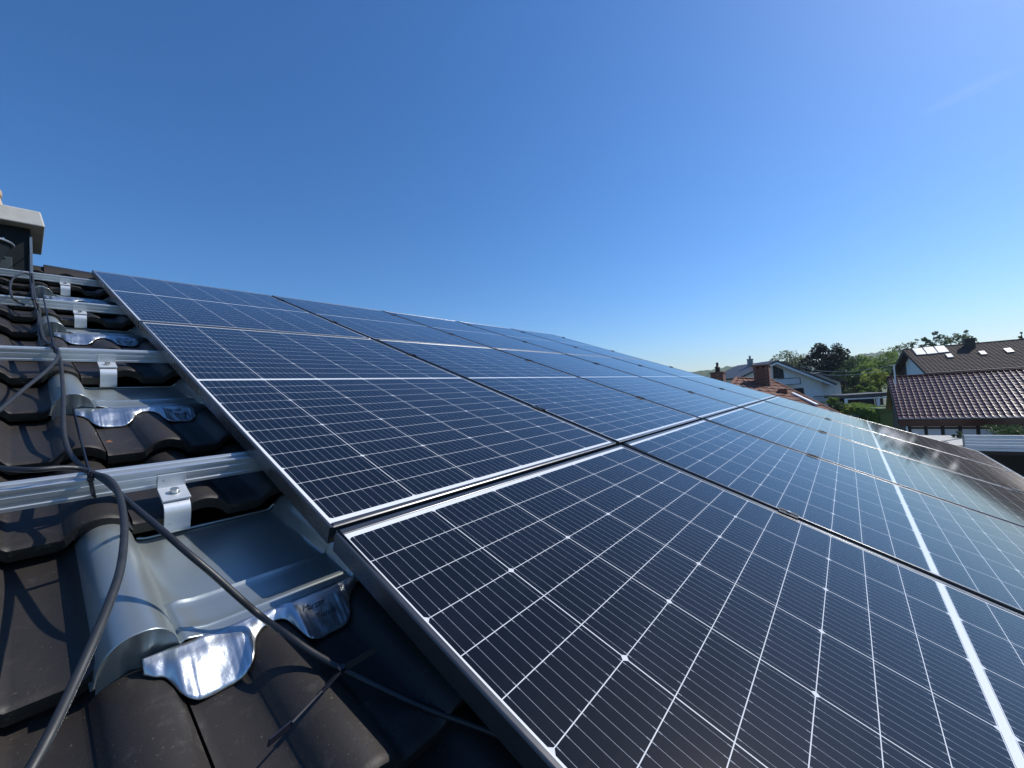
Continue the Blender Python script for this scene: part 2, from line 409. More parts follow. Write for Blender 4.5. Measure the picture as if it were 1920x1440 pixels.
# ------------------------------------------------------------------ roof hooks
def make_hook():
    t = empty('roof_hook', (0, 0, 0), ROOFROT)                     # origin on the rail front, middle of the hook
    b = MB(); w = .0225
    b.prism([(-w, -.0195, -.046), (-w, -.0225, -.046), (-w, -.0225, -.0745), (-w, -.0700, -.0765), (-w, -.0700, -.0805), (-w, -.0195, -.0785)], (2*w, 0, 0))
    b.obj('bracket', M['hook'], t, bevel=.0008)
    a = MB(); path = [(-.034, -.0812), (-.054, -.0815), (-.068, -.0835), (-.0775, -.0890), (-.0830, -.098), (-.0845, -.110), (-.0845, -.125), (-.0845, -.137), (-.0815, -.1440), (-.074, -.1475), (-.050, -.1490), (.04, -.1560)]
    path = [(p.x, p.y) for p in catmull([(y, z, 0) for y, z in path], 4)]
    th = .0055; L = []; R_ = []
    for i, (y, z) in enumerate(path):
        y2, z2 = path[min(i+1, len(path)-1)]; y1, z1 = path[max(i-1, 0)]
        d = Vector((y2-y1, z2-z1)).normalized(); nn = Vector((-d.y, d.x))
        L.append((y, z)); R_.append((y+nn.x*th, z+nn.y*th))
    w = .0205; n = len(L)
    a.grid([[(-w, y, z) for y, z in L], [(w, y, z) for y, z in L]])
    a.grid([[(-w, y, z) for y, z in R_], [(w, y, z) for y, z in R_]], 0, True)
    a.grid([[(-w, y, z) for y, z in L], [(-w, y, z) for y, z in R_]], 0, True)
    a.grid([[(w, y, z) for y, z in L], [(w, y, z) for y, z in R_]])
    a.obj('hook_arm', M['hook'], t, 'fix')
    c = MB(); y0 = -.046
    c.tube([(0, y0, -.0765), (0, y0, -.0745)], .0095, 18); c.tube([(0, y0, -.0745), (0, y0, -.0665)], .0068, 18)
    c.tube([(0, y0, -.0665), (0, y0, -.0662), (0, y0, -.0700)], [.0068, .0036, .0034], 6); c.obj('bolt', M['steel'], t, 35)
    return t
hk = None
hn = ['bolted to the rail just below the ridge', 'bolted to the second rail from the ridge', 'bolted to the third rail from the ridge', 'largest and nearest, above the big metal flashing']
for i in range(4):
    o = make_hook() if hk is None else copy_tree(hk); hk = hk or o
    o.location = U(-.143, RAILV[i], 0)
    tag(o, 'silver curved roof hook, '+hn[i], 'roof hook', 'roof hooks holding the rails')

# ------------------------------------------------------------------ metal flashing tiles with apron
FORG = (-.15, -3.575, -.13)
def sm(a, b, x):
    t = max(0, min(1, (x-a)/(b-a))); return t*t*(3-2*t)
def flash_n(u, v):
    t = (v+3.575)/.345
    n = -.104-.046*t
    pan = sm(-.206, -.188, u)*(1-sm(.035, .048, u))
    n += pan*(-.0055*sm(-3.479, -3.471, v)+.0042*max(0, 1-abs(v+3.478)/.007)+.0022*max(0, 1-abs(v+3.553)/.004))
    # left roll
    wl_, wr = -.286+.002*t, -.204
    uc, hw_ = (wl_+wr)/2, (wr-wl_)/2; s = (u-uc)/hw_
    h = .047+.004*t
    if abs(s) < 1: n += h*(1-abs(s)**2.3)**.62
    # flare into the pan
    if 1 <= s < 2.0: n += .010*(1-sm(1, 2.0, s))*sm(0, 1, (-3.40-v)/.12)
    if s < -1: n -= .012
    # right roll
    uc2, hw2 = .083-.006*t, .040; s2 = (u-uc2)/hw2
    if abs(s2) < 1: n += .036*(1-abs(s2)**2.2)**.7
    return n
APL = [(-.250, -3.584), (-.243, -3.588), (-.234, -3.598), (-.222, -3.605), (-.211, -3.637), (-.198, -3.648), (-.172, -3.647), (-.146, -3.645), (-.133, -3.632), (-.124, -3.606), (-.110, -3.594), (-.082, -3.592), (-.073, -3.602), (-.064, -3.638), (-.052, -3.646), (-.025, -3.644), (0.0, -3.642), (.013, -3.630), (.021, -3.608), (.043, -3.588), (.070, -3.583)]
def apron_low(u):
    for k in range(1, len(APL)-2):
        if APL[k][0] <= u <= APL[k+1][0]:
            t = (u-APL[k][0])/(APL[k+1][0]-APL[k][0]); a, b, c, d = (APL[q][1] for q in (k-1, k, k+1, k+2))
            return .5*((2*b)+(c-a)*t+(2*a-5*b+4*c-d)*t*t+(3*b-a-3*c+d)*t**3)
    return -3.583
def soft_tile(u, v): return sum(tile_n(u+d, v)*w for d, w in ((-.016, .12), (-.008, .23), (0, .30), (.008, .23), (.016, .12)))
def apron_pt(u, f):
    vt, vl = -3.5735, apron_low(u); nt = min(flash_n(u, -3.5735), flash_n(-.15, -3.5735)+.003)
    v = vt+(vl-vt)*f; vv = min(vl, -3.5600); nb = max(max(soft_tile(u, vv), tile_n(u, vv)-.004)+.0045, -.20)
    nb = min(nb, nt+.004)
    nz = noise.noise(Vector((u*26, v*30, 1.3)))*.0042+noise.noise(Vector((u*75, v*70, 4.3)))*.0016
    n = nt+(nb-nt)*(f**.9)+.003*sin(pi*f)+nz*sm(0, .35, f)*(1-.5*f)
    return (u, v, n)
def make_flashing():
    t = empty('metal_flashing_tile', (0, 0, 0), ROOFROT)
    m = MB(); us = [-.2895, -.2860]+[-.285+.08*i/26 for i in range(27)]+[-.2045, -.200, -.195, -.188, -.18, -.17]+[-.15+.01*i for i in range(19)]+[.038+.003*i for i in range(31)]
    us = sorted(set(round(q, 5) for q in us)); vs = [-3.575, -3.572, -3.562, -3.53, -3.50, -3.558, -3.5555, -3.553, -3.5505, -3.548, -3.486, -3.483, -3.4805, -3.478, -3.4755, -3.473, -3.470, -3.466, -3.46, -3.43, -3.40, -3.35, -3.30, -3.25, -3.23, -3.215]
    vs.sort(); m.grid([rel([(u, v, flash_n(u, v)+.0008*noise.noise(Vector((u*14, v*14, 3)))) for u in us], FORG) for v in vs])
    o = m.obj('cover_sheet', M['sheet'], t, 60)
    sol = o.modifiers.new('thickness', 'SOLIDIFY'); sol.thickness = .0016; sol.offset = -1
    # closed mouth of the roll: folded front face with a pleat
    c = MB(); top = []; bot = []
    for i in range(25):
        u = -.284+.078*i/24
        pl = .006*sin(max(0, min(1, (u+.262)/.016))*pi)+.005*sin(max(0, min(1, (u+.236)/.012))*pi)
        top.append((u, -3.5745, flash_n(u, -3.5745)-.0012)); bot.append((u, -3.569+pl, max(-.148, -.150+.010*sin(pi*i/24))))
    c.grid([rel(bot, FORG), rel([((a[0]+b[0])/2, (a[1]+b[1])/2+.004, (a[2]+b[2])/2) for a, b in zip(top, bot)], FORG), rel(top, FORG)])
    c.obj('roll_end', M['sheet'], t, 50)
    a = MB(); ua = [-.243+.306*i/160 for i in range(161)]
    a.grid([rel([apron_pt(u, f) for u in ua], FORG) for f in [k/14 for k in range(14, -1, -1)]])
    ao = a.obj('apron', M['apron'], t, 80)
    s2 = ao.modifiers.new('thickness', 'SOLIDIFY'); s2.thickness = .0012; s2.offset = 1
    # upper welt: small folded rim along the top of the pan
    w_ = MB(); w_.tube([q for q in rel([(u, -3.222, flash_n(u, -3.222)+.003) for u in [-.20+.24*i/20 for i in range(21)]], FORG)], .0028, 8); w_.obj('folded_rim', M['sheet'], t, 60)
    return t
def text_on_apron(parent):
    # flat lettering on the apron: two short lines, dark colour paints the relief shading
    for txt, u0, f0, size in (('Marzari', -.055, .38, .0134), ('Technik', -.040, .64, .0116)):
        cu = bpy.data.curves.new('lettering', 'FONT'); cu.body = txt; cu.size = size; cu.shear = .35; cu.extrude = 0; cu.resolution_u = 2; cu.space_character = .88
        tmp = bpy.data.objects.new('lettering', cu); COL.objects.link(tmp); bpy.context.view_layer.update()
        dg = bpy.context.evaluated_depsgraph_get(); me = bpy.data.meshes.new_from_object(tmp.evaluated_get(dg))
        bpy.data.objects.remove(tmp)
        bm = bmesh.new(); bm.from_mesh(me)
        for v in bm.verts:
            u = u0+v.co.x; f = f0-v.co.y/.066
            q = apron_pt(u, max(0, min(1, f))); v.co = Vector(rel([(q[0], q[1], q[2]+.0026)], FORG)[0])
        bm.to_mesh(me); bm.free(); me.materials.append(M['relief_shade'])
        o = bpy.data.objects.new('lettering', me); COL.objects.link(o); o.parent = parent
fl = None
fn = ['farthest, just below the ridge', 'second from the ridge', 'third from the ridge, black tie in its mouth', 'largest and nearest, under the cables']
for i in (3, 2, 1, 0):
    if fl is None: o = fl = make_flashing(); text_on_apron(o)
    else: o = copy_tree(fl)
    q = (FORG[0], FORG[1]+(3-i)*.968, FORG[2])
    o.location = U(*q)
    tag(o, 'metal flashing tile with shiny apron, '+fn[i], 'flashing', 'metal flashing tiles under the hooks')

# ------------------------------------------------------------------ cables and ties (roof frame points)
def Rn(px, py, n):
    d = CAMR[0]*((px-960)/FPX)+CAMR[1]*((py-720)/FPX)+CAMR[2]; s = (n-CAMC.z)/d.z; return CAMC+d*s
def cable(name, pts, r, mat, label, cat='cable', k=10):
    path = catmull([Rn(*q) for q in pts], 8); org = path[0].copy()
    m = MB(); m.tube([p-org for p in path], r, k); o = m.obj(name, mat, None, 60, U(*org), ROOFROT)
    return tag(o, label, cat, 'cables running down the roof')
cable('power_cable', [(60, 512, -.02), (63, 535, -.05), (66, 560, -.026), (74, 583, -.07), (76, 612, -.075), (84, 638, -.055), (102, 651, -.026), (113, 676, -.04), (117, 715, -.066), (119, 750, -.060), (119, 800, -.062), (126, 838, -.075), (144, 866, -.060), (172, 886, -.026), (204, 898, -.012), (224, 930, -.004), (233, 985, .006), (227, 1060, .012), (205, 1130, .012), (176, 1200, .010), (140, 1280, .004), (97, 1370, 0), (56, 1446, -.005), (0, 1540, -.01)],
      .0046, M['rubber'], 'long grey cable curving over the nearest rail to the bottom left')
cable('power_cable', [(58, 512, -.02), (60, 530, -.05), (62, 560, -.026), (71, 590, -.065), (73, 622, -.08), (78, 648, -.05), (92, 645, -.03), (106, 652, -.026), (109, 668, -.020), (88, 694, -.01), (48, 727, -.008), (0, 768, -.01), (-60, 815, -.02)],
      .0040, M['rubber'], 'grey cable leaving the third rail towards the left edge')
cable('power_cable', [(-60, 872, -.02), (0, 878, -.012), (60, 881, -.006), (115, 877, -.010), (150, 879, -.018), (176, 889, -.022), (205, 908, -.016), (244, 944, -.006), (300, 991, .004), (350, 1035, -.006), (400, 1077, -.030), (450, 1122, -.062), (490, 1156, -.088), (540, 1192, -.076), (600, 1232, -.086), (700, 1283, -.10), (800, 1328, -.105), (920, 1372, -.10), (1050, 1425, -.10)],
      .0046, M['rubber_black'], 'black cable crossing the large flashing and disappearing under the panels')
cable('power_cable', [(58, 516, -.024), (46, 513, -.022), (32, 517, -.015), (22, 526, -.01), (19, 541, -.015), (23, 557, -.03), (34, 566, -.05), (46, 572, -.06)], .0042, M['rubber'], 'small grey cable loop hanging below the topmost rail')
def tie(pts, label, head=None):
    path = [Rn(*q) for q in pts]; org = path[0].copy(); m = MB()
    for a, b in zip(path[:-1], path[1:]): m.beam(a-org, b-org+(b-a).normalized()*.001, .0082, .0020, CAMR[2])
    o = m.obj('cable_tie', M['tie'], None, None, U(*org), ROOFROT)
    if head:
        h = Rn(*head)-org; k = MB(); k.box((h.x-.0045, h.y-.0035, h.z-.003), (h.x+.0045, h.y+.0035, h.z+.003)); k.obj('tie_head', M['tie'], o)
    return tag(o, label, 'cable tie', 'black cable ties')
tie([(137, 766, -.078), (150, 820, -.070), (168, 889, -.018), (170, 902, -.030), (176, 931, -.070)], 'long black cable tie from the flashing mouth to the nearest rail', (170, 898, -.026))
tie([(78, 537, -.03), (81, 556, -.02), (92, 610, -.03), (100, 650, -.020), (103, 662, -.045)], 'thin black cable tie stretched from second to third rail', (99, 652, -.018))
tie([(54, 462, .02), (55, 500, .0), (57, 530, -.01), (61, 562, -.02), (63, 572, -.05)], 'black cable tie stretched from chimney corner to second rail', (61, 561, -.018))
tie([(228, 946, -.015), (238, 975, -.05), (246, 990, -.085)], 'short black cable tie end below the nearest rail')
tie([(704, 1217, -.075), (640, 1256, -.088), (600, 1300, -.070), (545, 1358, -.055), (505, 1392, -.050)], 'black cable tie tail sticking out over the tile beside the front panel', (640, 1254, -.084))
# broken bits of clay on the tiles
for (px, py, sc), lb in zip([(203, 829, .006), (205, 1334-1, .0)][:1], ['small orange clay chip beside a tile seam']):
    q = Rn(px, py, -.098); k = MB(); k.add([(-sc, 0, 0), (sc*1.4, -sc*.5, 0), (sc*.5, sc*.8, .002), (-sc*.4, sc*.9, .001), (0, .2*sc, sc*.8)], [(0, 1, 4), (1, 2, 4), (2, 3, 4), (3, 0, 4)])
    tag(k.obj('clay_chip', M['chip'], None, None, U(*q), ROOFROT), lb, 'chip')
#@@CHIMNEY
# ------------------------------------------------------------------ chimney on our ridge
def RYp(px, py, y):                                                # point of that direction on the upright plane y = const
    d = RIGHT*((px-960)/FPX)+DOWN*((py-720)/FPX)+FWD; return CAM+d*((y-CAM.y)/d.y)
def RXp(px, py, x):
    d = RIGHT*((px-960)/FPX)+DOWN*((py-720)/FPX)+FWD; return CAM+d*((x-CAM.x)/d.x)
def RZp(px, py, z):
    d = RIGHT*((px-960)/FPX)+DOWN*((py-720)/FPX)+FWD; return CAM+d*((z-CAM.z)/d.z)
M['concrete'] = simple('pale_cast_concrete', (.46, .45, .41), .85, 0, .18, 7, .25, 90)
M['clad'] = simple('dark_slate_cladding', (.011, .015, .018), .7, 0, .25, 8, spec=.2)
M['plate'] = simple('grey_green_lit_patch', (.045, .058, .056), .5, .1, .2, 9)
M['trim'] = simple('grey_metal_trim', (.30, .32, .33), .4, .7, .15, 20)
M['clay_pot'] = simple('sandy_clay_pot', (.45, .35, .25), .85, 0, .2, 14, .2)
ca = RYp(85, 426, .20); cb = RYp(78, 397, .215); far = RZp(80, 479, ca.z)
cz0, cz1 = ca.z, cb.z; cx1 = ca.x; cyf = .20; cyb = min(max(far.y, .7), 1.15); cxl = cx1-.95
ch = empty('chimney', (cx1-.45, .6, cz0))
tag(ch, 'dark clad chimney with pale concrete cap standing on the roof ridge', 'chimney')
o_ = Vector((cx1-.45, .6, cz0))
k = MB(); ins = .02
lo = [(cxl, cyf, cz0), (cx1, cyf, cz0), (cx1, cyb, cz0), (cxl, cyb, cz0)]; hi = [(cxl+ins, cyf+ins, cz1), (cx1-ins, cyf+ins, cz1), (cx1-ins, cyb-ins, cz1), (cxl+ins, cyb-ins, cz1)]
k.add([Vector(q)-o_ for q in lo+hi], [(3,2,1,0), (4,5,6,7), (0,1,5,4), (1,2,6,5), (2,3,7,6), (3,0,4,7)])
k.obj('cap', M['concrete'], ch, bevel=.008)
br = RYp(58.5, 470, .30); bx1 = br.x; bx0 = cxl+.1; zb = U(0, .2, -.3).z
k = MB(); k.box(Vector((bx0, .30, zb))-o_, Vector((bx1, cyb-.09, cz0-.002))-o_); k.obj('cladding', M['clad'], ch, bevel=.003)
k = MB(); k.box(Vector((bx1+.001, .285, zb))-o_, Vector((bx1+.006, .335, cz0-.06))-o_); k.box(Vector((bx1-.006, .286, zb))-o_, Vector((bx1+.001, .2985, cz0-.06))-o_); k.obj('corner_trim', M['trim'], ch)
k = MB(); k.box(Vector((bx1-.30, .288, zb+.04))-o_, Vector((bx1-.085, .2985, zb+.30))-o_); k.obj('lit_patch_plate', M['plate'], ch, bevel=.002)  # added plate: its lighter colour paints the cladding's lit, reflecting part
for dx, dz in ((-.12, -.10), (-.12, -.24), (-.32, -.10), (-.20, -.12)):
    k = MB(); k.tube([Vector((bx1+dx, .2995, cz0+dz))-o_, Vector((bx1+dx, .288, cz0+dz))-o_], .006, 10); k.obj('screw', M['steel'], ch)
pb = RYp(8, 383, .55); k = MB(); prof_ = [(.20, 0), (.165, .10), (.15, .16), (.16, .165), (.16, .20), (.13, .20), (.13, .05)]
k.grid([[Vector((pb.x-.168+r*cos(2*pi*a/28), .55+r*sin(2*pi*a/28), cz1+z))-o_ for a in range(29)] for r, z in prof_]); k.obj('chimney_pot', M['clay_pot'], ch, 50)
vr = RYp(30, 462, -.02); vb_ = RYp(6, 500, -.02)
vt = empty('vent_hood', (vr.x-.16, -.02, vb_.z)); tag(vt, 'dark tapered roof vent with pale rim in front of the chimney', 'vent')
k = MB(); h_ = vr.z-vb_.z
k.grid([[Vector((r*cos(2*pi*a/24), r*sin(2*pi*a/24), z)) for a in range(25)] for r, z in [(.085, -.14), (.085, 0), (.145, h_), (.135, h_), (.08, .01)]]); k.obj('hood', M['clad'], vt, 40)
k = MB(); k.tube([(.149*cos(2*pi*a/32), .149*sin(2*pi*a/32), h_) for a in range(33)], .008, 8, cap=False); k.obj('rim', M['trim'], vt, 60)

# ------------------------------------------------------------------ ground, hills
def groundmat():
    t = NT('grass_and_paving'); geo = t.n('ShaderNodeNewGeometry'); n1 = t.noise(.06, 5, .6, geo.outputs['Position']); n2 = t.noise(2.5, 6, .7, geo.outputs['Position'])
    c = t.mix(n2, (.045, .075, .022), (.085, .115, .04)); c = t.mix(t.ramp(n1, .52, .60), c, (.16, .155, .145)); t.set(Base_Color=c, Roughness=.9); return t.mat
M['ground'] = groundmat()
g = MB(); R_ = 1500; g.grid([[(-R_+2*R_*i/20, -R_+2*R_*j/20, 0) for i in range(21)] for j in range(21)])
tag(g.obj('ground', M['ground']), None, None, None, 'structure')
def forestmat():
    t = NT('wooded_hillside'); geo = t.n('ShaderNodeNewGeometry'); n1 = t.noise(.010, 4, .6, geo.outputs['Position']); n2 = t.noise(.09, 5, .75, geo.outputs['Position'])
    c = t.mix(t.ramp(n2, .3, .7), (.022, .045, .016), (.065, .11, .036)); c = t.mix(t.ramp(n1, .5, .62), c, (.07, .11, .035)); t.set(Base_Color=c, Roughness=.95); return t.mat
M['forest'] = forestmat()
def hill(pts, dist, depth, name='hills'):
    xs = [q[0] for q in pts]; n = 420; rows = []
    def yy(x):
        for a, b in zip(pts[:-1], pts[1:]):
            if a[0] <= x <= b[0]: return a[1]+(b[1]-a[1])*(x-a[0])/(b[0]-a[0])
    for j in range(15):
        f = j/14; row = []
        for i in range(n+1):
            x = xs[0]+(xs[-1]-xs[0])*i/n; top = P(x, yy(x), dist); dirr = Vector((top.x-CAM.x, top.y-CAM.y, 0)).normalized()
            s = -depth*(1-f/.72) if f < .72 else depth*(f-.72)*2.2
            z = top.z*(sm(0, .72, f) if f < .72 else 1-.8*sm(.72, 1, f))
            q = Vector((top.x, top.y, 0))+dirr*s
            bmp = noise.noise(Vector((q.x*.03, q.y*.03, 0)))*4+noise.noise(Vector((q.x*.11, q.y*.11, 3)))*5
            row.append((q.x, q.y, z+bmp*(dist/900)*min(1, f*3)-.5))
        rows.append(row)
    m = MB(); m.grid(rows); return tag(m.obj(name, M['forest'], None, 60), None, None, None, 'structure')
hill([(700, 735), (1000, 724), (1150, 718), (1240, 711), (1300, 697), (1340, 691), (1385, 686), (1440, 682), (1520, 684), (1600, 690), (1700, 700), (1900, 690)], 620, 180)
hill([(1300, 715), (1450, 690), (1540, 676), (1610, 666), (1650, 659), (1700, 654), (1770, 650), (1840, 646), (1880, 641), (1920, 635), (2060, 622), (2400, 610), (2900, 640)], 900, 260)

# ------------------------------------------------------------------ neighbouring buildings
M['white_wall'] = simple('white_rendered_wall', (.88, .86, .82), .85, 0, .06, 1.5, .15, 30)
M['dark_wood'] = simple('dark_stained_timber', (.030, .021, .017), .6, 0, .3, 5)
M['dark_roof'] = tilemat('anthracite_roof', (.035, .034, .036), (.055, .052, .052), .5)
M['winglass'] = simple('window_pane', (.015, .018, .020), .06, 0, .1, 3)
M['white_metal'] = simple('white_painted_metal', (.74, .76, .77), .45, 0, .06, 3)
M['grey_metal'] = simple('zinc_grey_metal', (.22, .24, .25), .45, .3, .2, 6)
M['brick'] = None
def brickmat():
    t = NT('red_brick'); b = t.n('ShaderNodeTexBrick'); geo = t.n('ShaderNodeNewGeometry')
    mp = t.n('ShaderNodeVectorMath', op='DOT_PRODUCT'); t.l(geo.outputs['Position'], mp.inputs[0]); mp.inputs[1].default_value = (RH.x*.8+.3, RH.y*.8+.3, 0)
    sx = t.n('ShaderNodeSeparateXYZ'); t.l(geo.outputs['Position'], sx.inputs[0]); cb_ = t.n('ShaderNodeCombineXYZ'); t.l(mp.outputs['Value'], cb_.inputs[0]); t.l(sx.outputs[2], cb_.inputs[1])
    t.l(cb_.outputs[0], b.inputs['Vector']); b.inputs['Scale'].default_value = 1; b.inputs['Brick Width'].default_value = .24; b.inputs['Row Height'].default_value = .075; b.inputs['Mortar Size'].default_value = .007
    b.inputs['Color1'].default_value = (.105, .036, .026, 1); b.inputs['Color2'].default_value = (.15, .055, .038, 1); b.inputs['Mortar'].default_value = (.20, .15, .12, 1)
    t.set(Base_Color=b.outputs[0], Roughness=.85); return t.mat
M['brick'] = brickmat()
M['red_tile'] = tilemat('orange_red_roof_tile', (.115, .052, .037), (.19, .085, .058), .8, False, 60)
M['barn_tile'] = tilemat('glossy_dark_red_tile', (.050, .0135, .008), (.076, .021, .0125), .32, True, 40, .10)
M['brown_tile'] = tilemat('weathered_brown_tile', (.040, .029, .025), (.062, .046, .038), .85, False, 40)
def tiles_on(A, B, Cc, Dd, tw, tl, hgt, step, k=6):
    # tiled slope: A,B top edge (left,right), Dd,Cc bottom edge (left,right)
    A, B, Cc, Dd = map(Vector, (A, B, Cc, Dd)); nrm = (B-A).cross(Dd-A).normalized()
    if nrm.z < 0: nrm = -nrm
    wid = ((B-A).length+(Cc-Dd).length)/2; lng = ((Dd-A).length+(Cc-B).length)/2; nx = max(2, int(wid/tw)); ny = max(2, int(lng/tl)); m = MB()
    prof = [(0, .04), (.25, 0), (.50, 0), (.58, .10), (.65, .42), (.71, .78), (.77, .96), (.81, 1), (.85, .96), (.90, .72), (.95, .35)]
    rr = random.Random(5)
    for j in range(ny):
        jt = [rr.uniform(-.002, .002) for _ in range(nx+1)]; rows = []
        for f, off in ((0., 0.), (1.02, step), (1.021, step-.03)):
            v = (j+f)/ny; row = []
            for i in range(nx):
                for s, h in prof:
                    u = (i+s)/nx; q = (A*(1-u)+B*u)*(1-v)+(Dd*(1-u)+Cc*u)*v
                    row.append(q+nrm*(h*hgt+off+jt[i]))
            row.append((B*(1-v)+Cc*v)+nrm*off); rows.append(row)
        m.grid(rows, 0)
    return m, nrm
# --- barn with glossy dark red roof and timber framed wall (ridge runs along y)
E0b = P(1685, 785, 22); by0 = E0b.y; R0b = RYp(1665, 708, by0); LB = 15
barn = empty('barn', (E0b.x, E0b.y, 0)); tag(barn, 'barn with glossy dark red tiled roof above a timber framed wall', 'barn'); bo = Vector((E0b.x, E0b.y, 0))
dy = Vector((0, -LB, 0))
m, nrm = tiles_on(R0b-bo, R0b+dy-bo, E0b+dy-bo, E0b-bo, .225, .345, .045, .028)
bro = m.obj('roof', M['barn_tile'], barn, 32)
m = MB(); m.tube([R0b-bo+Vector((0, .05, .02)), R0b+dy-bo+Vector((0, 0, .02))], .075, 12); m.obj('ridge_cap', M['barn_tile'], bro, 50)
m = MB(); back = Vector((2*R0b.x-E0b.x, 0, 0)); bk = Vector((back.x, by0, E0b.z)); m.prism([R0b-bo+Vector((.02, 0, -.01)), R0b-bo+Vector((.02, 0, -.12)), bk-bo+Vector((0, 0, -.12)), bk-bo], dy); m.obj('rear_slope', M['barn_tile'], barn)
m = MB(); m.prism([E0b-bo+Vector((.03, .0, -.03)), R0b-bo+Vector((0, 0, -.03)), R0b-bo+Vector((0, 0, -.28)), E0b-bo+Vector((.03, 0, -.26))], (0, .05, 0)); m.obj('barge_board', M['dark_wood'], barn)
zE = E0b.z
m = MB(); m.box((.02, -LB, zE-.42), (.07, .0, zE-.02)); m.obj('tile_skirt', M['barn_tile'], barn)
m = MB(); a = RXp(1690, 785, E0b.x-.04); m.tube([(-.03, -LB, zE-.01), (-.03, .0, zE-.01)], .035, 10); m.obj('gutter', M['grey_metal'], barn, 50)
xw = .45; m = MB(); m.prism([(xw, -.35, 0), (xw, -.35, zE-.05), (R0b.x-bo.x, -.35, R0b.z-.3), (bk.x-bo.x-.4, -.35, zE-.05), (bk.x-bo.x-.4, -.35, 0)], (0, -LB+.7, 0)); wl_ = m.obj('wall', M['white_wall'], barn)
m = MB()
for i in range(24): m.box((xw-.03, -.36-i*.62-.13, 0), (xw-.002, -.36-i*.62, zE-.4))
for z in (zE-.55, zE-.98, zE-1.75, .15): m.box((xw-.028, -LB+.4, z-.05), (xw-.0015, -.36, z+.05))
m.obj('timber_frame', M['dark_wood'], barn)
m = MB(); m.prism([(xw+.9, -.33, zE+.1), (R0b.x-bo.x, -.33, R0b.z-.3), (bk.x-bo.x-.5, -.33, zE+.1), (bk.x-bo.x-.5, -.33, 0), (xw+.9, -.33, 0)], (0, .025, 0)); m.obj('boarded_gable', M['dark_wood'], barn)
# roof mast with wires
mb_ = P(1677.5, 703, 24.5); mt_ = mb_+UPV*.62
m = MB(); m.tube([(0, 0, -.6), (0, 0, .62)], .035, 8); mo = m.obj('service_mast', M['white_metal'], None, 50, mb_); tag(mo, 'pale service mast at the left end of barn ridge', 'mast')
m = MB(); m.beam((-.25, .15, .60), (.12, -.08, .60), .03, .03); m.obj('crossbar', M['white_metal'], mo)
for px, py, dz, lb in ((1500, 687, .60, 'upper'), (1500, 694, .40, 'lower')):
    a = mb_+UPV*dz; b = P(px, py, 46); m = MB(); m.tube([a+(b-a)*t-UPV*(.5*4*t*(1-t))-a for t in [i/24 for i in range(25)]], .012, 6)
    tag(m.obj('overhead_wire', M['trim'], None, 60, a), lb+' overhead wire from the service mast towards the dark pine', 'wire', 'overhead wires')
# --- long brown roofed house behind the barn
R0h = P(1693, 656, 46); R1h = P(1920, 636, 41.2); av = (R1h-R0h); av.z = 0; av.normalize(); bv = Vector((av.y, -av.x, 0))
if bv.dot(CAM-R0h) < 0: bv = -bv
lh = empty('long_house', (R0h.x, R0h.y, 0)); tag(lh, 'long white house with weathered brown roof behind the barn', 'house'); lo_ = Vector((R0h.x, R0h.y, 0))
RUN = 7.0; RISE = 2.75; LL = 24; r0 = R0h-lo_; r1 = r0+av*LL; e0 = r0+bv*RUN-UPV*RISE; e1 = e0+av*LL
m, nh = tiles_on(r0, r1, e1, e0, .30, .36, .04, .03); lr = m.obj('roof', M['brown_tile'], lh, 45)
m = MB(); m.tube([r0+UPV*.02, r1+UPV*.02], .09, 10); m.obj('ridge_cap', M['brown_tile'], lr, 50)
b0 = r0-bv*RUN-UPV*RISE; m = MB(); m.prism([r0-UPV*.02, r0-UPV*.14, b0-UPV*.14, b0-UPV*.02], av*LL); m.obj('rear_slope', M['brown_tile'], lh)
m = MB(); m.prism([e0-UPV*.03, r0-UPV*.03, r0-UPV*.3, e0-UPV*.28], av*.06); m.prism([b0-UPV*.16, r0-UPV*.16, r0-UPV*.4, b0-UPV*.4], av*.06); m.obj('barge_board', M['dark_wood'], lh)
ins = av*.7; z0 = -UPV*.2
def gp(q): return Vector((q.x, q.y, 0))
m = MB(); ee = e0-bv*.7+ins; bb2 = b0+bv*.7+ins; m.prism([gp(ee), ee+z0, r0+ins-UPV*.35, bb2+z0, gp(bb2)], av*(LL-1.4)); m.obj('wall', M['white_wall'], lh)
m = MB(); q0 = r0+ins-bv*2.6-UPV*(.5+2.6*RISE/RUN)-av*.01; m.prism([q0, b0+bv*.7+ins+z0-av*.01, gp(b0+bv*.7+ins)-av*.01, gp(q0)], -av*.04); m.obj('boarded_gable', M['dark_wood'], lh)
m = MB(); m.tube([e0+bv*.06-UPV*.03, e1+bv*.06-UPV*.03], .07, 8); m.obj('gutter', M['dark_wood'], lh, 50)
wq = RP = None
def on_roof(px, py):                                               # point of the brown slope seen in that direction
    d = RIGHT*((px-960)/FPX)+DOWN*((py-720)/FPX)+FWD; pn = nh; s = (R0h-CAM).dot(pn)/d.dot(pn); return CAM+d*s-lo_
def slab(pxs, th, name, mat, parent, lift=.05, bevel=0):
    q = [on_roof(*p) for p in pxs]; m = MB(); m.prism([p+nh*lift for p in q], nh*th); return m.obj(name, mat, parent, 'fix')
m = MB(); wl2 = None
q = on_roof(1713, 676); 
M['collector'] = simple('glass_painted_reflection', (.86, .86, .82), .5, 0, .05, 2)  # near-white base colour paints in the bright reflection of the glass
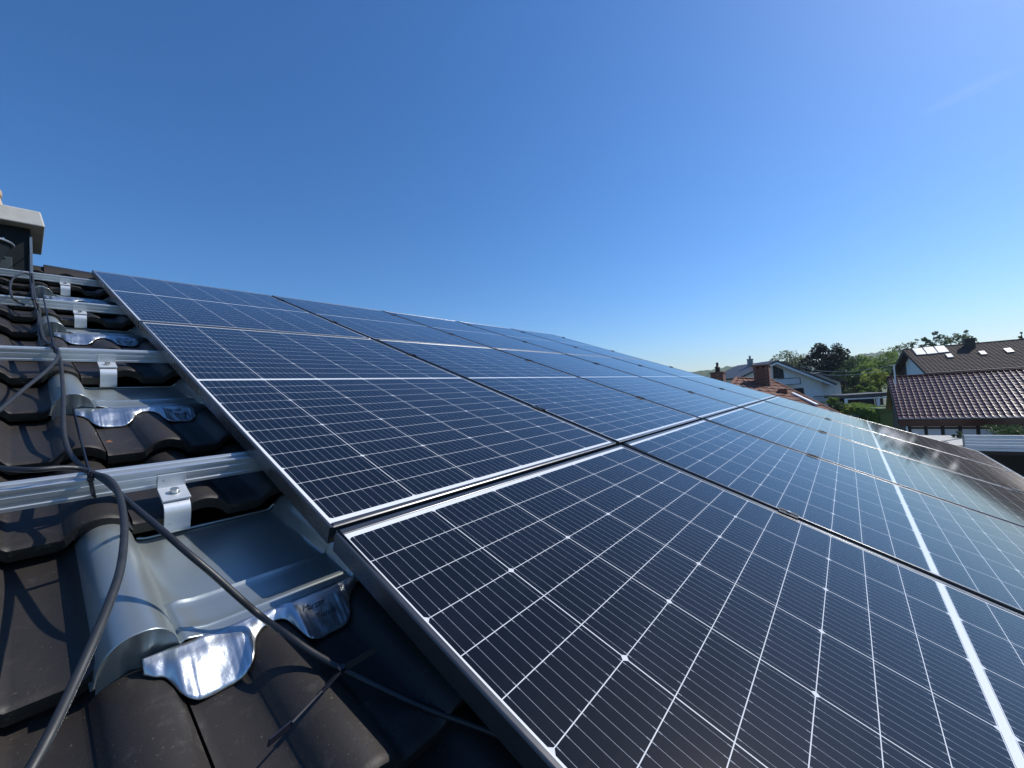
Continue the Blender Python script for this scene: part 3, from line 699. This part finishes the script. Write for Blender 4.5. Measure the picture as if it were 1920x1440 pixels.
for i, c in enumerate([[(1709.5, 655.5), (1728, 654), (1737.5, 666), (1719, 667.5)], [(1730, 653.5), (1749, 652), (1758.5, 664), (1739, 666)], [(1751, 651.5), (1769.5, 650), (1780, 661.5), (1760, 663.5)]]):
    o = empty('solar_collector', on_roof(*c[0])+lo_); tag(o, 'pale solar thermal collector on brown roof, %s of three in a row' % ['leftmost', 'middle', 'rightmost'][i], 'solar collector', 'solar thermal collectors on the brown roof')
    qq = [on_roof(*p)+lo_-o.location for p in c]; cc = sum(qq, Vector())/4
    m = MB(); m.prism([p+nh*.04 for p in qq], nh*.10); m.obj('collector_frame', M['grey_metal'], o, 'fix')
    m = MB(); m.prism([cc+(p-cc)*.93+nh*.142 for p in qq], nh*.004); m.obj('collector_glass', M['collector'], o, 'fix')
for c in ([(1772, 666), (1783, 665), (1788, 671.5), (1777, 672.5)], [(1834, 661), (1845, 660), (1851, 666), (1840, 667)], [(1880.5, 656), (1894, 654.5), (1902, 661.5), (1889, 663)]):
    f = slab(c, .10, 'skylight', M['grey_metal'], lh); qq = [on_roof(*p) for p in c]; cc = sum(qq, Vector())/4; m = MB(); m.prism([cc+(p-cc)*.8+nh*.152 for p in qq], nh*.004); m.obj('pane', M['collector'], f, 'fix')
cq = on_roof(1818, 651); m = MB(); m.box(cq+Vector((-.38, -.38, -.6)), cq+Vector((.38, .38, .85))); m.box(cq+Vector((-.44, -.44, .85)), cq+Vector((.44, .44, .93))); m.obj('chimney', M['dark_wood'], lh, bevel=.01)
# --- white gabled house in the middle distance
DW = 56
wh = empty('white_house', P(1490, 760, DW)); wo = P(1490, 760, DW).copy(); wo.z = 0; wh.location = wo
tag(wh, 'white gabled house with dark roof and balconies among the trees', 'house')
def W_(px, py, d=0.0): return P(px, py, DW)-wo+FH*d
def down(q): return Vector((q.x, q.y, 0))
m = MB(); m.prism([down(W_(1386, 712)), W_(1386, 711), W_(1450, 681), W_(1540, 714), down(W_(1543, 714))], FH*8.5); m.obj('wall', M['white_wall'], wh)
m = MB(); m.prism([W_(1449.5, 676, -.9), W_(1560, 720, -.9), W_(1559, 722.5, -.9), W_(1449.5, 679.5, -.9)], FH*9.8); m.prism([W_(1449.3, 676, -.9), W_(1449.3, 679.5, -.9), W_(1379, 711, -.9), W_(1378, 708.5, -.9)], FH*9.8); m.obj('roof', M['dark_roof'], wh)
m = MB(); m.prism([W_(1449, 679.7, -.88), W_(1557, 722.6, -.88), W_(1555, 725, -.88), W_(1449, 683.5, -.88)], FH*.1); m.prism([W_(1448.9, 679.7, -.88), W_(1448.9, 683.5, -.88), W_(1433, 690.5, -.88), W_(1432, 687.5, -.88)], FH*.1); m.obj('barge_board', M['white_metal'], wh)
m = MB(); m.prism([down(W_(1525, 712, .4)), W_(1525, 705, .4), W_(1540, 700.5, .4), W_(1580, 716, .4), down(W_(1582, 716, .4))], FH*7); m.obj('side_wing', M['white_wall'], wh)
m = MB(); m.prism([W_(1528, 700.5, -.3), W_(1538, 697.5, -.3), W_(1588, 716.5, -.3), W_(1587, 719, -.3), W_(1538, 700.5, -.3), W_(1528, 703, -.3)], FH*8); m.obj('wing_roof', M['dark_roof'], wh)
def win(pts, pane, d=-.16):
    m = MB(); m.prism([W_(*q, d) for q in pts], FH*(-d+.02)); f = m.obj('window', M['dark_wood'], wh, 'fix')
    for pl in pane:
        m = MB(); m.prism([W_(*q, d-.012) for q in pl], FH*.01); m.obj('pane', M['winglass'], f, 'fix')
win([(1449, 685.5), (1467, 693.5), (1469, 709), (1450, 710)], [[(1451, 688.5), (1457.5, 691.5), (1458.5, 707.5), (1452, 708)], [(1459.5, 692.5), (1465.5, 695), (1467.3, 707), (1460.5, 707.5)]])
win([(1482, 729), (1505, 727), (1507, 741), (1484, 742)], [[(1484, 731), (1493, 730), (1494, 740), (1486, 741)], [(1496, 730), (1503, 729), (1504.5, 739.5), (1497, 740)]])
M['balcony'] = simple('grey_white_balcony_panel', (.60, .62, .65), .7, 0, .06, 2)
for pts in ([(1447, 711), (1488, 709), (1489.5, 720), (1449, 723)], [(1513, 743.5), (1549.5, 741.5), (1551, 752), (1515, 755)]):
    m = MB(); q = [W_(*p, -1.2) for p in pts]; m.prism(q, FH*.06); m.prism([q[3], q[2], q[2]-UPV*.12, q[3]-UPV*.12], FH*1.2); b = m.obj('balcony', M['balcony'], wh)
    m = MB(); m.beam(q[0]-FH*.03, q[1]-FH*.03, .06, .07); m.beam(q[1]-FH*.03, q[2]-FH*.03, .06, .07, FH); m.beam(q[3]-FH*.03, q[2]-FH*.03, .06, .06); m.obj('railing', M['dark_wood'], b)
m = MB(); q = W_(1439, 682, 4); m.box(q+Vector((-.35, -.35, -.8)), q+Vector((.35, .35, .95))); m.box(q+Vector((-.42, -.42, .95)), q+Vector((.42, .42, 1.03))); m.box(q+Vector((-.12, -.12, 1.03)), q+Vector((.12, .12, 1.5))); m.obj('chimney', M['grey_metal'], wh, bevel=.02)
# --- red tiled neighbour with two brick chimneys
D1 = 16.2
A_, B_ = P(1380, 709.5, D1), P(1446, 712.5, D1); Cx = P(1580, 780, 12.4)
nr = (B_-A_).cross(Cx-B_).normalized(); 
if nr.z < 0: nr = -nr
dd_ = RIGHT*((1340-960)/FPX)+DOWN*((760-720)/FPX)+FWD; Dx = CAM+dd_*((A_-CAM).dot(nr)/dd_.dot(nr))
rh = empty('red_roof_house', (A_.x, A_.y, 0)); ro = Vector((A_.x, A_.y, 0)); tag(rh, 'house with orange red tiled roof and two brick chimneys beyond the array', 'house')
m, n_ = tiles_on(A_-ro, B_-ro, Cx-ro, Dx-ro, .30, .42, .022, .022); rr_ = m.obj('roof', M['red_tile'], rh, 45)
m = MB(); m.tube([A_-ro, B_-ro], .07, 10); m.tube([B_-ro, Cx-ro], .06, 10); m.tube([A_-ro, Dx-ro], .07, 10); m.obj('ridge_cap', M['red_tile'], rr_, 50)
m = MB(); m.add([A_-ro-UPV*.05, B_-ro-UPV*.05, Cx-ro-UPV*.05, Dx-ro-UPV*.05, Vector((0,0,0)), down(B_-ro), down(Cx-ro), down(Dx-ro)], [(3,2,1,0), (0,1,5,4), (1,2,6,5), (2,3,7,6), (3,0,4,7)]); m.obj('wall', M['white_wall'], rh)
def rch(px0, px1, py0, py1, d, pot, crown):
    q = P((px0+px1)/2, py1, d)-ro; w = (px1-px0)*d/FPX*.41; h = (py1-py0)*d/FPX
    m = MB(); m.box(q+Vector((-w, -w, -.8)), q+Vector((w, w, h))); c = m.obj('chimney', M['brick'], rh, bevel=.008)
    if crown:
        m = MB()
        for i in range(3):
            for j in range(3):
                if i != 1 or j != 1: m.box(q+Vector((-w+i*w*.76, -w+j*w*.76, h)), q+Vector((-w+i*w*.76+w*.48, -w+j*w*.76+w*.48, h+.09)))
        m.box(q+Vector((-w-.04, -w-.04, h+.09)), q+Vector((w+.04, w+.04, h+.14))); m.obj('crown', M['brick'], c)
    else:
        m = MB(); m.box(q+Vector((-w-.03, -w-.03, h)), q+Vector((w+.03, w+.03, h+.06))); m.obj('crown', M['brick'], c)
        m = MB(); m.tube([q+UPV*(h+.05), q+UPV*(h+.22), q+UPV*(h+.26), q+UPV*(h+.33), q+UPV*(h+.48)], [.10, .09, .12, .05, .05], 12); m.obj('pot', M['dark_wood'], c, 40)
rch(1334, 1360, 700, 712, 18, 1, 0)
rch(1416, 1446, 691, 722, 15.6, 0, 1)
def onred(px, py, lift=.06):
    d = RIGHT*((px-960)/FPX)+DOWN*((py-720)/FPX)+FWD; return CAM+d*((A_-CAM).dot(nr)/d.dot(nr))+nr*lift-ro
m = MB(); m.beam(onred(1485, 740), onred(1531, 762), .09, .05, nr); m.obj('verge_flashing', M['white_metal'], rh)
m = MB(); q = onred(1468, 737, 0); m.box(q+Vector((-.10, -.14, -.05)), q+Vector((.10, .14, .16))); m.obj('roof_vent', M['red_tile'], rh, bevel=.02)
# --- low flat roofed carport beyond the hedge, garden wall, white edged carport in front of the barn
DG = 43
gq = P(1620, 755, DG); go = Vector((gq.x, gq.y, 0)); ga = empty('flat_roof_garage', go); tag(ga, 'low flat roofed garage with white posts behind the hedge', 'garage')
def G(px, py, d=0.): return P(px, py, DG)-go+FH*d
m = MB(); m.prism([G(1583, 741, -.2), G(1672, 735, -.2), G(1672, 742, -.2), G(1583, 747, -.2)], FH*3); m.obj('roof', M['dark_roof'], ga)
m = MB(); m.prism([G(1584, 747.2, -.15), G(1672, 743.2, -.15), G(1672, 745.6, -.15), G(1584, 749.6, -.15)], FH*.1); m.obj('fascia', M['white_metal'], ga)
for x in (1586, 1646, 1668):
    q = G(x, 748); m = MB(); m.box(Vector((q.x-.14, q.y-.14, 0)), Vector((q.x+.14, q.y+.14, q.z))); m.obj('post', M['white_metal'], ga)
m = MB(); q0, q1 = G(1590, 748, 2.6), G(1680, 744, 2.6); m.prism([down(q0), q0, q1, down(q1)], FH*.2); m.obj('rear_wall', M['dark_wood'], ga)
q0, q1 = P(1590, 779, 36), P(1676, 776, 36); go2 = down(q0); m = MB(); m.prism([Vector((0,0,0)), q0-go2, q1-go2, down(q1)-go2], FH*.25); M['stone'] = simple('grey_garden_wall', (.20, .20, .19), .9, 0, .3, 3, .3, 12)
tag(m.obj('garden_wall', M['stone'], None, None, go2), 'grey garden wall below the clipped hedge', 'wall')
# carport: white ribbed fascia, aligned with the barn
cE = P(1807, 817, 16.5); cp = empty('carport', (cE.x, cE.y, 0)); co_ = Vector((cE.x, cE.y, 0)); tag(cp, 'carport with white ribbed fascia in front of the barn', 'carport')
zt = cE.z; hF = 27.5/FPX*16.5
m = MB(); LCP = 11
rows = [[], []]
for i in range(int(LCP/.05)):
    x = -.012*(i % 2)
    for s in (0, .046): rows[0].append((x, -(i*.05+s), zt-hF)); rows[1].append((x, -(i*.05+s), zt))
nb = MB()
for j in range(5): nb.box((-.012*(j % 2)-.02, -LCP, zt-hF+j*hF/5), (.03, 0, zt-hF+(j+1)*hF/5-.012))
nb.box((-.03, -LCP, zt), (.06, .03, zt+.03)); nb.obj('fascia', M['white_metal'], cp, bevel=.004)
m = MB(); m.box((.03, -LCP, zt-hF+.1), (3.6, .9, zt-hF+.2)); m.obj('roof_slab', M['concrete'], cp)
m = MB(); m.box((.05, -LCP, zt-hF-.16), (.15, 0, zt-hF+.0)); m.box((3.3, -LCP, zt-hF-.1), (3.4, 0, zt-hF+.09)); m.obj('beam', M['dark_wood'], cp)
for y in (-.1, -3.6, -7.2):
    for x in (.1, 3.35):
        m = MB(); m.box((x-.06, y-.06, 0), (x+.06, y+.06, zt-hF-.1)); m.obj('post', M['dark_wood'], cp)
m = MB(); m.box((3.42, -LCP, 0), (3.5, .5, zt-hF)); m.obj('rear_wall', M['dark_wood'], cp)
m = MB(); m.box((-.04, .0, zt-hF-.02), (.02, .05, zt+.05)); m.beam((0, .02, zt-.1), (.5, .75, zt-hF+.25), .03, .03); m.obj('end_post', M['trim'], cp)

# ------------------------------------------------------------------ trees, hedge, shrubs
def leafmat(name, c0, c1, trans=.5):
    t = NT(name); geo = t.n('ShaderNodeNewGeometry'); r = geo.outputs['Random Per Island']; n1 = t.noise(.7, 3, .6, geo.outputs['Position'])
    c = t.mix(t.m('ADD', t.m('MULTIPLY', r, .6), t.m('MULTIPLY', n1, .4)), c0, c1); t.set(Base_Color=c, Roughness=.6, Specular_IOR_Level=.25)
    tr = t.n('ShaderNodeBsdfTranslucent'); t.l(c, tr.inputs[0]); mx = t.n('ShaderNodeMixShader'); mx.inputs[0].default_value = trans
    t.l(t.b.outputs[0], mx.inputs[1]); t.l(tr.outputs[0], mx.inputs[2]); t.l(mx.outputs[0], t.t.nodes['Material Output'].inputs[0]); return t.mat
M['leaf_green'] = leafmat('broadleaf_foliage', (.10, .165, .032), (.22, .32, .075))
M['leaf_bright'] = leafmat('yellow_green_foliage', (.17, .23, .035), (.33, .38, .09))
M['leaf_pine'] = leafmat('dark_pine_needles', (.010, .020, .012), (.030, .046, .024), .08)
M['leaf_dark'] = leafmat('dark_green_foliage', (.040, .075, .020), (.105, .16, .05), .15)
M['leaf_pale'] = leafmat('grey_green_foliage', (.085, .12, .06), (.19, .23, .12))
M['bark'] = simple('bark', (.07, .055, .04), .9, 0, .3, 4)
def crown_mesh(rng, rx, ry, rz, ncl, nleaf, leaf, clr, squash=1, low=-1):
    m = MB()
    cls = []
    while len(cls) < ncl:
        q = Vector((rng.uniform(-1, 1), rng.uniform(-1, 1), rng.uniform(low, 1)))
        if .35 < q.length < 1: cls.append((Vector((q.x*rx, q.y*ry, q.z*rz)), clr*rng.uniform(.6, 1.25)))
    per = nleaf//ncl
    for c, r in cls:
        for _ in range(per):
            d = Vector((rng.gauss(0, 1), rng.gauss(0, 1), rng.gauss(0, 1))).normalized()*r*rng.uniform(.35, 1)**.6; d.z *= squash
            a = Vector((rng.gauss(0, 1), rng.gauss(0, 1), rng.gauss(0, 1))).normalized(); b = a.orthogonal().normalized(); b.rotate(Matrix.Rotation(rng.uniform(0, 6.28), 3, a)); s = leaf*rng.uniform(.6, 1.3)
            cc = c+d; e = a.cross(b)
            m.add([cc-b*s*.5, cc+e*s*.28, cc+b*s*.5, cc-e*s*.28], [(0, 1, 2, 3)])
    return m, cls
def tree(name, px, py0, py1, hw, d, mat, label, seed, cat='tree', ncl=26, nleaf=2600, leaf=.30, low=-.8, clr=None, squash=.8, group=None, trunk_r=.16):
    # crown spans py0..py1 in the survey photo, half width hw px, at d metres
    rng = random.Random(seed); c = P(px, (py0+py1)/2, d); rz = (py1-py0)/2*d/FPX; rx = hw*d/FPX
    t = empty(name, (c.x, c.y, 0)); tag(t, label, cat, group)
    m, cls = crown_mesh(rng, rx, rx, rz, ncl, nleaf, leaf, clr or rx*.36, squash, low)
    o = m.obj('crown', mat, t, None, (0, 0, c.z))
    k = MB(); k.tube([(0, 0, -.2), (.05, .03, c.z*.5), (0, .05, c.z)], [trunk_r*1.4, trunk_r, trunk_r*.55], 8)
    for q, r in cls[::2]:
        z0 = c.z-rz*.7*rng.random(); k.tube([(0, .04, max(.8, min(z0, c.z+q.z*.4))), (q.x*.5, q.y*.5, c.z+q.z*.6), (q.x, q.y, c.z+q.z)], [trunk_r*.45, trunk_r*.3, trunk_r*.12], 5)
    k.obj('trunk', M['bark'], t, 60); return t
tree('pine_tree', 1551, 641, 722, 38, 66, M['leaf_pine'], 'dark pine with ragged crown right of the white house', 1, ncl=80, nleaf=8000, leaf=.34, clr=.80, squash=.75, low=-.95, trunk_r=.3)
tree('broadleaf_tree', 1478, 662, 706, 32, 72, M['leaf_pale'], 'pale green tree rising behind the white house roof', 2, ncl=44, nleaf=4500, leaf=.30)
tree('broadleaf_tree', 1578, 652, 690, 20, 74, M['leaf_pale'], 'thin grey green tree just right of the dark pine', 3, ncl=16, nleaf=1300, leaf=.34)
tree('broadleaf_tree', 1602, 664, 738, 26, 62, M['leaf_dark'], 'dark green rounded tree between pine and barn', 4, ncl=40, nleaf=4200, leaf=.30)
tree('broadleaf_tree', 1648, 660, 728, 38, 64, M['leaf_green'], 'broad light green tree left of the brown roof', 5, ncl=54, nleaf=6500, leaf=.30)
tree('broadleaf_tree', 1642, 694, 750, 27, 52, M['leaf_bright'], 'yellow green tree in front of the broad tree, beside the barn', 6, ncl=26, nleaf=3200, leaf=.27)
tree('broadleaf_tree', 1606, 706, 750, 18, 50, M['leaf_dark'], 'dark shrubby tree behind the flat roofed garage', 7, ncl=20, nleaf=2400, leaf=.27)
tree('broadleaf_tree', 1622, 722, 750, 16, 48, M['leaf_green'], 'small green tree close behind the flat roofed garage', 8, ncl=16, nleaf=1800, leaf=.24)
tree('broadleaf_tree', 1576, 690, 752, 22, 58, M['leaf_dark'], 'dark green tree right below the pine, beside the white house', 9, ncl=34, nleaf=4000, leaf=.28)
tree('broadleaf_tree', 1624, 684, 746, 24, 56, M['leaf_green'], 'mid green full tree between the two rounded trees, left of barn', 10, ncl=38, nleaf=4500, leaf=.28)
for i, (px, a, b, hw, nl, lb, mt) in enumerate([(1688, 640, 664, 11, 240, 'wispy sparse tree farthest left above the brown roof', 'leaf_pale'), (1710, 634, 660, 10, 260, 'wispy leaning sparse tree left of the collectors', 'leaf_pale'), (1748, 621, 660, 17, 1300, 'fuller round tree above the solar thermal collectors', 'leaf_dark'), (1783, 618, 655, 11, 420, 'tall thin tree left of the dark chimney', 'leaf_pale'), (1805, 621, 652, 13, 520, 'sparse tree directly behind the dark chimney', 'leaf_pale'), (1824, 628, 648, 9, 170, 'last wispy tree right of the dark chimney', 'leaf_pale')]):
    tree('sparse_tree', px, a, b, hw, 78, M[mt], lb, 20+i, ncl=12, nleaf=nl, leaf=.34, low=-1, squash=.9, group='trees beyond the brown roof', trunk_r=.10)
tree('broadleaf_tree', 1916, 616, 640, 4, 78, M['leaf_dark'], 'tip of a dark tree at the right edge of the view', 40, ncl=6, nleaf=240, leaf=.34)
tree('conifer', 1378, 697, 716, 5, 60, M['leaf_pine'], 'small dark conifer between the first chimney and white house', 41, ncl=10, nleaf=600, leaf=.3)
tree('conifer', 1362, 700, 716, 5, 70, M['leaf_dark'], 'small dark tree top just right of the first chimney', 42, ncl=8, nleaf=500, leaf=.3)
# clipped hedge
h0, h1 = P(1598, 757, 38.5), P(1664, 771, 33.5); hv = h1-h0; hv.z = 0; hl = hv.length; hv.normalize(); hn = Vector((-hv.y, hv.x, 0))
hd = empty('hedge', (h0.x, h0.y, 0)); tag(hd, 'clipped green hedge sloping down beside the barn', 'hedge')
rng = random.Random(9); m = MB(); ztop = [h0.z, h1.z]
for _ in range(7000):
    t = rng.random(); top = ztop[0]+(ztop[1]-ztop[0])*t; s = rng.random()
    if s < .45: w, z = rng.uniform(-.7, .7), top+rng.uniform(-.15, .06)
    else: w, z = (.7 if rng.random() < .5 else -.7)+rng.uniform(-.12, .05), rng.uniform(.3, top)
    c = hv*(t*hl)+hn*w+UPV*z; a = Vector((rng.gauss(0, 1), rng.gauss(0, 1), rng.gauss(0, 1))).normalized(); b = a.orthogonal().normalized(); e = a.cross(b); q = rng.uniform(.08, .17)
    m.add([c-b*q, c+e*q*.6, c+b*q, c-e*q*.6], [(0, 1, 2, 3)])
m.obj('foliage', M['leaf_green'], hd)
m = MB(); m.prism([hn*.55, hn*.55+UPV*(h0.z-.2), -hn*.55+UPV*(h0.z-.2), -hn*.55], hv*hl); m.obj('inner_branches', M['leaf_dark'], hd)
tree('shrub', 1570, 757, 775, 14, 33, M['leaf_dark'], 'dark shrub left of the clipped hedge', 50, 'shrub', ncl=14, nleaf=1500, leaf=.16)
tree('shrub', 1588, 762, 778, 9, 30, M['leaf_bright'], 'bright yellow green shrub at the foot of the hedge', 51, 'shrub', ncl=12, nleaf=1200, leaf=.13)
tree('shrub', 1563, 744, 762, 9, 40, M['leaf_green'], 'light green shrub below the white house', 52, 'shrub', ncl=12, nleaf=1000, leaf=.2)
tree('shrub', 1596, 742, 760, 6, 45, M['leaf_dark'], 'dark upright shrub at the corner of the white house', 53, 'shrub', ncl=10, nleaf=900, leaf=.2)
tree('shrub', 1797, 810, 822, 7, 18.5, M['leaf_dark'], 'small dark shrub against the timber framed wall', 54, 'shrub', ncl=10, nleaf=600, leaf=.08, trunk_r=.03)
tree('shrub', 1896, 801, 816, 36, 18, M['leaf_dark'], 'spreading dark shrub above the white ribbed fascia', 55, 'shrub', ncl=26, nleaf=1800, leaf=.09, trunk_r=.03)

# ------------------------------------------------------------------ air between here and the hills
hz = NT('air_haze'); nt = hz.t; nt.nodes.remove(hz.b); vol = nt.nodes.new('ShaderNodeVolumePrincipled'); vol.inputs['Density'].default_value = .00022; vol.inputs['Color'].default_value = (.72, .84, 1, 1); vol.inputs['Anisotropy'].default_value = .2
nt.links.new(vol.outputs[0], nt.nodes['Material Output'].inputs['Volume'])
m = MB(); m.box((-1600, -1600, -1.0), (1600, 1600, 110)); tag(m.obj('haze', hz.mat), None, None, None, 'stuff')
